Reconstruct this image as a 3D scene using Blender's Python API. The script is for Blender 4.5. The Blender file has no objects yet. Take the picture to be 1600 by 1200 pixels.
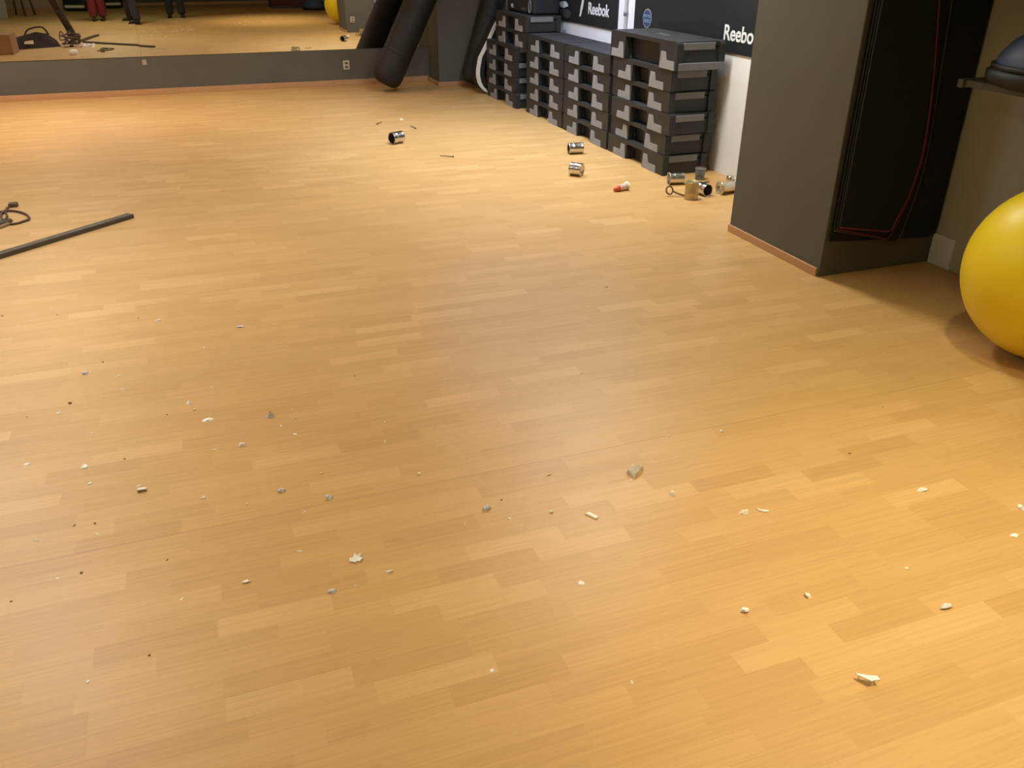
import bpy, bmesh, math, random
from mathutils import Vector, Matrix, Euler
random.seed(7)
C = bpy.context.scene.collection
scene = bpy.context.scene

# ------------------------------------------------------------------ camera
cam_d = bpy.data.cameras.new('camera'); cam = bpy.data.objects.new('camera', cam_d); C.objects.link(cam)
cam_d.sensor_fit = 'HORIZONTAL'; cam_d.sensor_width = 36.0; cam_d.lens = 29.4453
cam_d.clip_start = 0.02; cam_d.clip_end = 200
cr = Vector((0.94027835, -0.34039764, 0.00246448)); cu = Vector((0.15700993, 0.44010858, 0.88411104)); cf = Vector((0.30203395, 0.83092352, -0.46727038))
cam.matrix_world = Matrix(((cr.x, cu.x, -cf.x, 0), (cr.y, cu.y, -cf.y, 0), (cr.z, cu.z, -cf.z, 1.6), (0, 0, 0, 1)))
scene.camera = cam
scene.view_settings.view_transform = 'Standard'; scene.view_settings.look = 'None'
scene.view_settings.gamma = 1.0; scene.view_settings.use_curve_mapping = False
scene.view_settings.exposure = -0.04
try:
    scene.cycles.use_denoising = True
    scene.cycles.sample_clamp_indirect = 4.0
    scene.cycles.max_bounces = 8
except Exception: pass
world = bpy.data.worlds.new('world'); scene.world = world; world.use_nodes = True
world.node_tree.nodes['Background'].inputs[0].default_value = (0.9, 0.95, 1.0, 1)
world.node_tree.nodes['Background'].inputs[1].default_value = 0.3

# room measures (metres): x along the mirror wall, y towards it, z up
MY = 11.094; WX = 3.77; LX = -4.3; BY = -5.3; CZ = 2.8
PX0, PX1, PY0, PY1 = 3.015, WX, 3.455, 4.32       # near pillar

# ceiling lamps, unseen and made up to fit the light: kind ('S' round downlight, 'P' square panel), x, y, watts (r, g, b), cone angle in degrees
LAMPS = [
    ('P', -1.9, 9.4, (42.0, 32.0, 20.0), 110),
    ('P', -2, 6.5, (22.5, 27.5, 30.7), 110),
    ('P', -1.3, 4.4, (15.0, 19.0, 27.0), 110),
    ('P', 2.6, 5.3, (72.0, 73.0, 62.0), 110),
    ('S', -1.9, 9.6, (206.1, 189.3, 174.9), 100),
    ('S', 2.2, 7.2, (122.0, 140.0, 152.0), 100),
    ('S', 0.6, 9.6, (158.1, 151.1, 125.6), 100),
    ('S', -1.3, 4.5, (129.8, 126.2, 117.6), 100),
    ('S', 1.9, 1.2, (111.3, 92.2, 37.3), 92),
    ('S', 1.9, 0.6, (224.6, 206.5, 163.9), 80),
    ('S', 0.5, 1.6, (28.5, 9.3, 0.0), 92),
    ('S', -1.3, 1.6, (133.9, 126.1, 111.2), 110),
    ('P', -1.5, 0.5, (13.2, 23.7, 16.5), 110),
    ('S', 2.4, 2.1, (68.7, 70.0, 43.0), 75),
    ('S', -0.3, 3.4, (27.1, 23.8, 8.5), 90),
    ('S', 2.4, 7.6, (112.0, 142.0, 175.0), 150),
    ('S', 3.1, 7.3, (85.0, 102.0, 135.0), 150),
    ('S', -2.9, 1.9, (45.0, 45.0, 48.0), 110),  # added to brighten the floor reflected at the left of the mirror
]

# ------------------------------------------------------------------ helpers
def new_mat(name): 
    m = bpy.data.materials.new(name); m.use_nodes = True
    return m, m.node_tree.nodes, m.node_tree.links, m.node_tree.nodes['Principled BSDF']
def mat(name, col, rough=0.6, metal=0.0, var=0.06, scale=8.0, bump=0.0, bscale=60.0, trans=0.0, ior=1.45, spec=0.5, coat=0.0):
    m, N, L, b = new_mat(name)
    tc = N.new('ShaderNodeTexCoord'); no = N.new('ShaderNodeTexNoise'); no.inputs['Scale'].default_value = scale; no.inputs['Detail'].default_value = 4
    L.new(tc.outputs['Object'], no.inputs['Vector'])
    mr = N.new('ShaderNodeMapRange'); mr.inputs[3].default_value = 1 - var; mr.inputs[4].default_value = 1 + var
    mr.inputs[1].default_value = 0.3; mr.inputs[2].default_value = 0.7
    L.new(no.outputs['Fac'], mr.inputs[0])
    vm = N.new('ShaderNodeVectorMath'); vm.operation = 'SCALE'; vm.inputs[0].default_value = col
    L.new(mr.outputs[0], vm.inputs['Scale']); L.new(vm.outputs[0], b.inputs['Base Color'])
    b.inputs['Roughness'].default_value = rough; b.inputs['Metallic'].default_value = metal
    b.inputs['IOR'].default_value = ior; b.inputs['Transmission Weight'].default_value = trans
    b.inputs['Specular IOR Level'].default_value = spec; b.inputs['Coat Weight'].default_value = coat
    if bump:
        n2 = N.new('ShaderNodeTexNoise'); n2.inputs['Scale'].default_value = bscale; n2.inputs['Detail'].default_value = 3
        L.new(tc.outputs['Object'], n2.inputs['Vector'])
        bp = N.new('ShaderNodeBump'); bp.inputs['Strength'].default_value = bump; bp.inputs['Distance'].default_value = 0.01
        L.new(n2.outputs['Fac'], bp.inputs['Height']); L.new(bp.outputs[0], b.inputs['Normal'])
    return m

def floor_material():
    m, N, L, b = new_mat('oak_strip_vinyl')
    def math_(op, a=None, bb=None, c=None):
        n = N.new('ShaderNodeMath'); n.operation = op
        for i, v in enumerate((a, bb, c)):
            if v is None: continue
            if isinstance(v, (int, float)): n.inputs[i].default_value = v
            else: L.new(v, n.inputs[i])
        return n.outputs[0]
    tc = N.new('ShaderNodeTexCoord'); sp = N.new('ShaderNodeSeparateXYZ'); L.new(tc.outputs['Object'], sp.inputs[0])
    x, y = sp.outputs[0], sp.outputs[1]
    rowf = math_('DIVIDE', math_('SUBTRACT', y, 2.27), 0.0707)
    row = math_('FLOOR', rowf)
    w1 = N.new('ShaderNodeTexWhiteNoise'); w1.noise_dimensions = '1D'; L.new(row, w1.inputs['W'])
    xs = math_('DIVIDE', math_('ADD', x, math_('MULTIPLY', w1.outputs['Value'], 3.0)), 0.30)
    cell = math_('FLOOR', xs)
    cv = N.new('ShaderNodeCombineXYZ'); L.new(cell, cv.inputs[0]); L.new(row, cv.inputs[1])
    w2 = N.new('ShaderNodeTexWhiteNoise'); w2.noise_dimensions = '3D'; L.new(cv.outputs[0], w2.inputs['Vector'])
    ramp = N.new('ShaderNodeValToRGB'); L.new(w2.outputs['Value'], ramp.inputs[0])
    e = ramp.color_ramp.elements
    e[0].position = 0.0; e[0].color = (0.575, 0.330, 0.124, 1)
    e[1].position = 1.0; e[1].color = (0.68, 0.415, 0.175, 1)
    for p, c in ((0.15, (0.595, 0.346, 0.131, 1)), (0.5, (0.612, 0.36, 0.138, 1)), (0.85, (0.635, 0.377, 0.148, 1))):
        k = e.new(p); k.color = c
    # grain: noise stretched along the strips, shifted from strip to strip
    gv = N.new('ShaderNodeCombineXYZ')
    L.new(math_('MULTIPLY', x, 3.0), gv.inputs[0]); L.new(math_('MULTIPLY', y, 110.0), gv.inputs[1]); L.new(math_('MULTIPLY', w2.outputs['Value'], 40.0), gv.inputs[2])
    g = N.new('ShaderNodeTexNoise'); g.inputs['Scale'].default_value = 1.0; g.inputs['Detail'].default_value = 5; g.inputs['Roughness'].default_value = 0.65; g.inputs['Distortion'].default_value = 0.4
    L.new(gv.outputs[0], g.inputs['Vector'])
    gr = N.new('ShaderNodeMapRange'); gr.inputs[1].default_value = 0.3; gr.inputs[2].default_value = 0.7; gr.inputs[3].default_value = 0.91; gr.inputs[4].default_value = 1.07
    L.new(g.outputs['Fac'], gr.inputs[0])
    # wide worn / dusty patches
    d = N.new('ShaderNodeTexNoise'); d.inputs['Scale'].default_value = 1.1; d.inputs['Detail'].default_value = 5; L.new(tc.outputs['Object'], d.inputs['Vector'])
    dr = N.new('ShaderNodeMapRange'); dr.inputs[1].default_value = 0.35; dr.inputs[2].default_value = 0.7; dr.inputs[3].default_value = 1.03; dr.inputs[4].default_value = 0.95
    L.new(d.outputs['Fac'], dr.inputs[0])
    # welded seam between the sheets, every 2 m
    sd = math_('ABSOLUTE', math_('SUBTRACT', math_('FLOORED_MODULO', math_('SUBTRACT', y, 1.27), 2.0) if False else math_('MODULO', math_('ADD', y, 9.73), 2.0), 0.0))
    sd2 = math_('MINIMUM', sd, math_('SUBTRACT', 2.0, sd))
    seam = N.new('ShaderNodeMapRange'); seam.inputs[1].default_value = 0.0015; seam.inputs[2].default_value = 0.004; seam.inputs[3].default_value = 0.86; seam.inputs[4].default_value = 1.0
    L.new(sd2, seam.inputs[0])
    tot = math_('MULTIPLY', math_('MULTIPLY', gr.outputs[0], dr.outputs[0]), seam.outputs[0])
    vm = N.new('ShaderNodeVectorMath'); vm.operation = 'SCALE'; L.new(ramp.outputs[0], vm.inputs[0]); L.new(tot, vm.inputs['Scale'])
    L.new(vm.outputs[0], b.inputs['Base Color'])
    rr = N.new('ShaderNodeMapRange'); rr.inputs[3].default_value = 0.36; rr.inputs[4].default_value = 0.48; L.new(d.outputs['Fac'], rr.inputs[0]); L.new(rr.outputs[0], b.inputs['Roughness'])
    b.inputs['Specular IOR Level'].default_value = 0.45
    return m

def wood_material(name, col):
    m, N, L, b = new_mat(name)
    tc = N.new('ShaderNodeTexCoord'); mp = N.new('ShaderNodeMapping'); mp.inputs['Scale'].default_value = (4, 4, 90); L.new(tc.outputs['Object'], mp.inputs[0])
    n = N.new('ShaderNodeTexNoise'); n.inputs['Scale'].default_value = 1; n.inputs['Detail'].default_value = 5; L.new(mp.outputs[0], n.inputs['Vector'])
    mr = N.new('ShaderNodeMapRange'); mr.inputs[3].default_value = 0.8; mr.inputs[4].default_value = 1.2; L.new(n.outputs['Fac'], mr.inputs[0])
    vm = N.new('ShaderNodeVectorMath'); vm.operation = 'SCALE'; vm.inputs[0].default_value = col; L.new(mr.outputs[0], vm.inputs['Scale']); L.new(vm.outputs[0], b.inputs['Base Color'])
    b.inputs['Roughness'].default_value = 0.45
    return m

M = {
 'floor': floor_material(),
 'skirting': wood_material('beech_skirting', (0.52, 0.29, 0.145)),
 'grey_paint': mat('olive_grey_wall_paint', (0.115, 0.11, 0.092), 0.75, var=0.05, scale=2.5, bump=0.05, bscale=90),
 'white_paint': mat('white_wall_paint', (0.84, 0.84, 0.90), 0.8, var=0.03, scale=2.0, bump=0.04, bscale=80),
 'cream_paint': mat('cream_wall_paint', (0.52, 0.38, 0.26), 0.8, var=0.03, scale=2.0),
 'ceiling': mat('ceiling_paint', (0.74, 0.71, 0.66), 0.9, var=0.02),
 'step_body': mat('black_step_plastic', (0.022, 0.0225, 0.025), 0.5, var=0.1, bump=0.12, bscale=160),
 'step_tread': mat('dark_step_tread_rubber', (0.034, 0.035, 0.038), 0.62, var=0.15, bump=0.3, bscale=260),
 'step_grey': mat('grey_step_rubber', (0.255, 0.262, 0.285), 0.65, var=0.06, scale=12),
 'step_strip': mat('dark_grey_grip_rubber', (0.165, 0.168, 0.178), 0.6, var=0.06, scale=12),
 'banner': mat('black_banner_vinyl', (0.013, 0.0145, 0.019), 0.55, var=0.1, scale=2),
 'lettering': mat('white_print', (0.78, 0.80, 0.86), 0.6, var=0.08, scale=20),
 'grey_print': mat('grey_print', (0.06, 0.062, 0.066), 0.6, var=0.1, scale=20),
 'blue_print': mat('blue_print', (0.035, 0.06, 0.16), 0.6, var=0.1),
 'lightblue_print': mat('light_blue_print', (0.20, 0.27, 0.45), 0.6, var=0.1),
 'badge_ring': mat('silver_ring_print', (0.22, 0.24, 0.25), 0.6, var=0.1),
 'pipe': mat('light_grey_pipe_paint', (0.50, 0.50, 0.54), 0.5),
 'yellow': mat('yellow_ball_vinyl', (0.82, 0.60, 0.012), 0.42, var=0.04, scale=3, bump=0.05, bscale=140),
 'yellow_plug': mat('pale_ball_plug', (0.8, 0.75, 0.5), 0.5),
 'blue': mat('blue_dome_vinyl', (0.050, 0.088, 0.19), 0.55, var=0.06, scale=6),
 'black_plastic': mat('black_moulded_plastic', (0.012, 0.0125, 0.0125), 0.6, var=0.1),
 'leather': mat('black_punch_bag_leather', (0.0115, 0.0095, 0.008), 0.6, var=0.15, scale=14, bump=0.25, bscale=40),
 'white_vinyl': mat('white_vinyl_band', (0.75, 0.72, 0.68), 0.5, var=0.04),
 'mat_black': mat('black_foam_mat', (0.0075, 0.0095, 0.0095), 0.8, var=0.15, scale=5, bump=0.2, bscale=200),
 'mat_brown': mat('brown_black_foam_mat', (0.012, 0.009, 0.007), 0.8, var=0.15, scale=5, bump=0.2, bscale=200),
 'mat_red': mat('dull_red_foam_mat', (0.17, 0.024, 0.024), 0.75, var=0.1, scale=8),
 'mat_grey': mat('dusky_pink_grey_foam_mat', (0.11, 0.08, 0.07), 0.75, var=0.1, scale=8),
 'shelf_metal': mat('dark_grey_shelf_metal', (0.075, 0.078, 0.075), 0.5, var=0.08),
 'steel': mat('shiny_tin_steel', (0.62, 0.60, 0.56), 0.20, metal=1.0, var=0.08, scale=25, bump=0.05, bscale=60),
 'steel_dark': mat('dark_tin_interior', (0.10, 0.085, 0.065), 0.45, metal=0.6, var=0.1),
 'brass': mat('brassy_dull_steel', (0.47, 0.38, 0.22), 0.38, metal=0.85, var=0.12, scale=14),
 'nail': mat('dull_brown_steel', (0.17, 0.11, 0.06), 0.5, metal=0.4),
 'bar': mat('brown_grey_steel_profile', (0.085, 0.068, 0.052), 0.42, metal=0.35, var=0.15, scale=20),
 'cable': mat('brown_cable_rubber', (0.105, 0.062, 0.042), 0.6),
 'glassy': mat('clear_plastic', (0.85, 0.87, 0.88), 0.08, trans=0.9, ior=1.3, var=0.02),
 'red': mat('red_plastic', (0.55, 0.07, 0.03), 0.45),
 'pinkish': mat('milky_pink_plastic', (0.75, 0.58, 0.52), 0.4, trans=0.15),
 'socket': mat('cream_socket_plastic', (0.60, 0.52, 0.42), 0.4),
 'socket_dark': mat('socket_hole_plastic', (0.14, 0.11, 0.08), 0.5),
 'card': mat('brown_cardboard', (0.36, 0.20, 0.105), 0.85, var=0.08, scale=4),
 'red_mat': mat('maroon_gym_mat', (0.16, 0.035, 0.03), 0.7),
 'bluegrey': mat('blue_grey_foam', (0.07, 0.075, 0.10), 0.7),
 'grey_cloth': mat('pale_grey_plasterboard', (0.42, 0.38, 0.36), 0.8),
 'near_wall': mat('near_wall_putty', (0.52, 0.49, 0.43), 0.8, var=0.04, scale=2.0),
 'heap_bag': mat('brown_black_bag_cloth', (0.035, 0.020, 0.013), 0.9, var=0.2, scale=10, bump=0.4, bscale=20),
 'orange': mat('orange_brick_paint', (0.70, 0.30, 0.12), 0.8),
 'skin': mat('skin', (0.50, 0.28, 0.19), 0.5), 'hair': mat('brown_hair', (0.03, 0.018, 0.01), 0.6, bump=0.4, bscale=120),
 'red_cloth': mat('red_trouser_cloth', (0.20, 0.028, 0.025), 0.85, var=0.15, scale=10, bump=0.3, bscale=20),
 'navy_cloth': mat('dark_trouser_cloth', (0.028, 0.028, 0.028), 0.85, var=0.15, scale=10, bump=0.3, bscale=20),
 'grey_jacket': mat('charcoal_jacket_cloth', (0.04, 0.04, 0.042), 0.85, var=0.1, scale=10, bump=0.3, bscale=20),
 'shoe': mat('dark_shoe_leather', (0.022, 0.016, 0.012), 0.5), 'eye': mat('eye_white', (0.7, 0.7, 0.7), 0.2),
 # debris
 'chip_w': mat('white_plaster', (0.92, 0.90, 0.86), 0.85, var=0.1, scale=90),
 'chip_c': mat('cream_plaster', (0.95, 0.84, 0.66), 0.85, var=0.15, scale=90),
 'chip_g': mat('bluish_grey_mortar', (0.62, 0.61, 0.66), 0.7, var=0.3, scale=120),
 'chip_p': mat('pinkish_grey_plaster', (0.85, 0.74, 0.68), 0.8, var=0.2, scale=100),
 'chip_b': mat('brown_backed_plaster', (0.30, 0.17, 0.09), 0.8, var=0.2, scale=100),
 'chip_d': mat('dark_brown_grit', (0.22, 0.11, 0.045), 0.8, var=0.2, scale=100),
 'chip_y': mat('yellowish_plaster', (0.90, 0.76, 0.42), 0.8, var=0.1, scale=100),
 'chip_t': mat('milky_translucent_glass', (0.88, 0.80, 0.74), 0.3, trans=0.25, ior=1.3, var=0.25, scale=80),
}
# mirror and glass
m_, N_, L_, b_ = new_mat('mirror_glass'); b_.inputs['Base Color'].default_value = (0.74, 0.71, 0.64, 1); b_.inputs['Metallic'].default_value = 1; b_.inputs['Roughness'].default_value = 0.012
M['mirror'] = m_
m_, N_, L_, b_ = new_mat('lit_diffuser'); b_.inputs['Base Color'].default_value = (0.9, 0.88, 0.82, 1); b_.inputs['Emission Color'].default_value = (1, 0.9, 0.75, 1); b_.inputs['Emission Strength'].default_value = 2
M['lamp'] = m_

class MB:
    def __init__(s): s.bm = bmesh.new()
    def _m(s, ret, mtx):
        bmesh.ops.transform(s.bm, matrix=mtx, verts=ret); return s
    def box(s, x0, x1, y0, y1, z0, z1, bev=0.0, seg=2, rot=None):
        r = bmesh.ops.create_cube(s.bm, size=1)['verts']
        c = Vector(((x0+x1)/2, (y0+y1)/2, (z0+z1)/2))
        for v in r: v.co = Vector((v.co.x*(x1-x0), v.co.y*(y1-y0), v.co.z*(z1-z0)))
        if bev:
            ed = list({e for v in r for e in v.link_edges})
            g = bmesh.ops.bevel(s.bm, geom=ed, offset=bev, segments=seg, affect='EDGES', profile=0.5)
            r = list({v for f in g['faces'] for v in f.verts} | {v for v in r if v.is_valid})
        for v in r: v.co = (rot @ v.co if rot else v.co) + c
        return s
    def prism(s, pts, axis, a, b, bev=0.0):
        """polygon pts in the plane across axis ('x','y','z'), extruded from a to b"""
        def P(u, v, w): return {'x': (w, u, v), 'y': (u, w, v), 'z': (u, v, w)}[axis]
        A = [s.bm.verts.new(P(u, v, a)) for u, v in pts]; B = [s.bm.verts.new(P(u, v, b)) for u, v in pts]
        fs = [s.bm.faces.new(A), s.bm.faces.new(B[::-1])]
        n = len(pts)
        for i in range(n): fs.append(s.bm.faces.new((A[i], B[i], B[(i+1) % n], A[(i+1) % n])))
        bmesh.ops.recalc_face_normals(s.bm, faces=fs)
        if bev:
            ed = list({e for f in fs for e in f.edges})
            bmesh.ops.bevel(s.bm, geom=ed, offset=bev, segments=2, affect='EDGES')
        return s
    def lathe(s, prof, mtx=Matrix(), n=32, smooth=True):
        rings = []
        for r, z in prof:
            if r < 1e-6: rings.append([s.bm.verts.new(mtx @ Vector((0, 0, z)))])
            else: rings.append([s.bm.verts.new(mtx @ Vector((r*math.cos(2*math.pi*k/n), r*math.sin(2*math.pi*k/n), z))) for k in range(n)])
        fs = []
        for A, B in zip(rings, rings[1:]):
            for k in range(n):
                j = (k+1) % n
                if len(A) == 1 and len(B) == 1: continue
                if len(A) == 1: fs.append(s.bm.faces.new((A[0], B[j], B[k])))
                elif len(B) == 1: fs.append(s.bm.faces.new((A[k], A[j], B[0])))
                else: fs.append(s.bm.faces.new((A[k], A[j], B[j], B[k])))
        for f in fs: f.smooth = smooth
        bmesh.ops.recalc_face_normals(s.bm, faces=fs)
        return s
    def tube(s, pts, r, n=10, closed=False):
        pts = [Vector(p) for p in pts]; rings = []; prev = None
        for i, p in enumerate(pts):
            t = (pts[(i+1) % len(pts)] - pts[i-1]) if closed or 0 < i < len(pts)-1 else (pts[1]-pts[0] if i == 0 else pts[-1]-pts[-2])
            t.normalize()
            a = prev if prev is not None else (Vector((0, 0, 1)) if abs(t.z) < 0.9 else Vector((1, 0, 0)))
            u = (a - t*a.dot(t)).normalized(); prev = u; v = t.cross(u)
            rad = r[i] if isinstance(r, (list, tuple)) else r
            rings.append([s.bm.verts.new(p + rad*(u*math.cos(2*math.pi*k/n) + v*math.sin(2*math.pi*k/n))) for k in range(n)])
        fs = []
        m = len(rings)
        for i in range(m if closed else m-1):
            A, B = rings[i], rings[(i+1) % m]
            for k in range(n): fs.append(s.bm.faces.new((A[k], A[(k+1) % n], B[(k+1) % n], B[k])))
        if not closed: fs += [s.bm.faces.new(rings[0][::-1]), s.bm.faces.new(rings[-1])]
        for f in fs: f.smooth = True
        bmesh.ops.recalc_face_normals(s.bm, faces=fs)
        return s
    def hull(s, pts):
        vs = [s.bm.verts.new(p) for p in pts]
        r = bmesh.ops.convex_hull(s.bm, input=vs)
        bad = [g for g in r['geom_interior'] if isinstance(g, bmesh.types.BMVert)]
        if bad: bmesh.ops.delete(s.bm, geom=bad, context='VERTS')
        return s
    def build(s, name, m, parent=None, loc=(0, 0, 0), rot=None):
        me = bpy.data.meshes.new(name); s.bm.to_mesh(me); s.bm.free()
        me.materials.append(M[m] if isinstance(m, str) else m)
        o = bpy.data.objects.new(name, me); C.objects.link(o); o.location = loc
        if rot: o.rotation_euler = rot
        if parent: o.parent = parent
        return o
def tag(o, label=None, cat=None, group=None, kind=None):
    if label: o['label'] = label
    if cat: o['category'] = cat
    if group: o['group'] = group
    if kind: o['kind'] = kind
    return o
def empty(name, loc=(0, 0, 0), rz=0, label=None, cat=None, group=None, rot=None):
    o = bpy.data.objects.new(name, None); C.objects.link(o); o.location = loc; o.rotation_euler = rot or (0, 0, rz); o.empty_display_size = 0.1
    return tag(o, label, cat, group)
def dup(root, loc, rot, label, group=None, name=None):
    r = root.copy(); C.objects.link(r); r.location = loc; r.rotation_euler = rot
    r['label'] = label
    if group: r['group'] = group
    for ch in list(root.children):
        c = ch.copy(); C.objects.link(c); c.parent = r
        for g in list(ch.children):
            d = g.copy(); C.objects.link(d); d.parent = c
    return r
def struct(o): o['kind'] = 'structure'; return o
def text_mesh(name, txt, height, m, parent, mtx, bold=0.0, squeeze=1.0):
    """flat lettering; cap height `height`, local x = reading direction, local z(normal)"""
    cu_ = bpy.data.curves.new(name, 'FONT'); cu_.body = txt; cu_.size = height/0.7; cu_.extrude = 0.0015; cu_.offset = bold
    tmp = bpy.data.objects.new('tmp', cu_); C.objects.link(tmp)
    dg = bpy.context.evaluated_depsgraph_get(); dg.update()
    me = bpy.data.meshes.new_from_object(tmp.evaluated_get(dg)); bpy.data.objects.remove(tmp); bpy.data.curves.remove(cu_)
    for v in me.vertices: v.co.x *= squeeze
    me.transform(mtx); me.name = name; me.materials.clear(); me.materials.append(M[m])
    o = bpy.data.objects.new(name, me); C.objects.link(o); o.parent = parent
    return o
def text_width(txt, height):
    return len(txt)*height*0.8
# lettering on a wall facing -x: reading direction is -y, up is z, normal is -x
def wall_text_mtx(x, y, z, shear=0.0):
    return Matrix(((0, 0, -1, x), (-1, 0, 0, y), (0, 1, 0, z), (0, 0, 0, 1)))

# ------------------------------------------------------------------ lights
def lamp(kind, x, y, rgb, ang):
    e = max(rgb); c = tuple(v/e for v in rgb)
    if kind == 'S':
        l = bpy.data.lights.new('added_spot_lamp', 'SPOT'); l.spot_size = math.radians(ang); l.spot_blend = 1.0; l.shadow_soft_size = 0.08
    else:
        l = bpy.data.lights.new('added_panel_lamp', 'AREA'); l.shape = 'SQUARE'; l.size = 0.56
    l.energy = e; l.color = c
    o = bpy.data.objects.new(l.name, l); C.objects.link(o); o.location = (x, y, CZ-0.03); return o
for a_ in LAMPS: lamp(*a_)
# ------------------------------------------------------------------ the room
struct(MB().box(LX-0.1, WX+0.1, BY-0.1, MY+0.1, -0.1, 0.0).build('floor', 'floor'))
struct(MB().box(LX-0.1, WX+0.1, BY-0.1, MY+0.1, CZ, CZ+0.1).build('ceiling', 'ceiling'))
struct(MB().box(LX-0.1, WX+0.1, MY, MY+0.12, 0, CZ).build('wall_far', 'grey_paint'))
struct(MB().box(WX, WX+0.12, PY1-0.3, MY, 0, CZ).build('wall_right', 'white_paint'))
struct(MB().box(WX, WX+0.12, BY, PY1-0.3, 0, CZ).build('wall_right_near', 'near_wall'))  # near stretch of the right wall, darker base colour than the rest
struct(MB().box(WX-0.014, WX, 3.30, PY0-0.002, 0, 0.17, 0.003).build('trim_1', 'white_paint'))
struct(MB().box(LX, WX, BY-0.12, BY, 0, CZ).build('wall_back', 'grey_paint'))
struct(MB().box(LX, -2.62, BY, -3.55, 0, CZ).build('wall_back_left', 'cream_paint'))
struct(MB().box(LX-0.12, LX, BY, MY, 0, CZ).build('wall_left', 'cream_paint'))
p = struct(MB().box(PX0, PX1, PY0, PY1, 0, CZ, 0.004).build('wall_pillar_near', 'grey_paint'))
struct(MB().box(2.89, WX, 10.63, MY, 0, CZ, 0.004).build('wall_pillar_far', 'grey_paint'))
def skirting(name, x0, x1, y0, y1, h, m='skirting'):
    return struct(MB().box(x0, x1, y0, y1, 0, h, 0.003).build(name, m))
skirting('baseboard_far', LX, 2.87, MY-0.016, MY, 0.065)
skirting('baseboard_pillar_front', PX0-0.014, PX0, PY0+0.012, PY1, 0.045)
skirting('baseboard_far_pillar_side', 2.876, 2.89, 10.63, MY-0.016, 0.05)
skirting('baseboard_far_pillar_front', 2.876, WX, 10.617, 10.63, 0.05)
skirting('baseboard_back', -2.60, WX, BY, BY+0.015, 0.065)
skirting('baseboard_back_left', LX, -2.62, -3.55, -3.535, 0.07)
skirting('baseboard_left', LX, LX+0.015, -3.53, MY-0.02, 0.065)

# mirrors on the far wall, above the painted strip
tag(MB().box(-0.5045, 2.885, MY-0.006, MY-0.001, 0.42, 2.25).build('wall_mirror', 'mirror'),
    'large frameless wall mirror right of the thin vertical joint, above the grey painted strip', 'mirror')
mo = MB().box(-3.4, -0.5055, -0.0025, 0.0025, 0, 1.83).build('wall_mirror', 'mirror', loc=(0, MY-0.0045, 0.42))
mo.rotation_euler = (0.00095, 0, 0)
tag(mo, 'frameless wall mirror left of the thin vertical joint, showing the debris heap', 'mirror')

def socket(loc, rz, label, n=2, w=0.078, h=0.105, group=None):
    t = empty('wall_socket', loc, rz, label, 'socket', group)      # local -y faces the room
    MB().box(-w/2, w/2, -0.012, 0, -h/2, h/2, 0.003).build('faceplate', 'socket', t)
    for k in range(n):
        z = (k-(n-1)/2)*0.045
        MB().box(-0.02, 0.02, -0.014, -0.0115, z-0.013, z+0.013, 0.004).build('socket_insert', 'socket_dark', t)
    return t
socket((1.829, MY, 0.237), 0, 'cream double wall socket on the grey strip under the mirror')
socket((3.14, PY1, 0.235), math.pi, 'wall socket on the far side of the near pillar, seen only in the mirror')
t = empty('blank_plate', (-0.486, MY, 0.357), 0, 'small pale blank plate high on the grey strip below the mirror joint', 'wall plate')
MB().box(-0.022, 0.022, -0.006, 0, -0.027, 0.027, 0.002).build('plate', 'grey_cloth', t)
MB().lathe([(0, 0.001), (0.004, 0.001), (0.004, -0.002)], Matrix.Translation((0, -0.006, 0)) @ Matrix.Rotation(math.pi/2, 4, 'X'), 10).build('screw', 'steel', t)

# added ceiling lamps (off the picture, they make the pools of light)
protos = {}
for (kd, x, y, *_r) in LAMPS:
    lb_ = 'added round recessed downlight with white trim ring, out of view' if kd == 'S' else 'added square recessed light panel, out of view'
    if kd in protos: dup(protos[kd], (x, y, CZ), (0, 0, 0), lb_); continue
    pr_ = protos[kd] = empty('added_downlight' if kd == 'S' else 'added_light_panel', (x, y, CZ), 0, lb_, 'ceiling light', 'added ceiling downlights' if kd == 'S' else 'added ceiling panels')
    if kd == 'S':
        MB().lathe([(0.085, 0), (0.115, 0), (0.115, -0.006), (0.09, -0.010), (0.085, 0)], n=32).build('trim_ring', 'white_paint', pr_)
        MB().lathe([(0, -0.002), (0.085, -0.002), (0.085, -0.004), (0, -0.004)], n=32).build('diffuser', 'lamp', pr_)
    else:
        f_ = MB()
        for (a, b, c, d) in ((-0.31, 0.31, -0.31, -0.285), (-0.31, 0.31, 0.285, 0.31), (-0.31, -0.285, -0.285, 0.285), (0.285, 0.31, -0.285, 0.285)): f_.box(a, b, c, d, -0.012, -0.001)
        f_.build('frame', 'white_paint', pr_)
        MB().box(-0.285, 0.285, -0.285, 0.285, -0.006, -0.001).build('diffuser', 'lamp', pr_)

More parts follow.
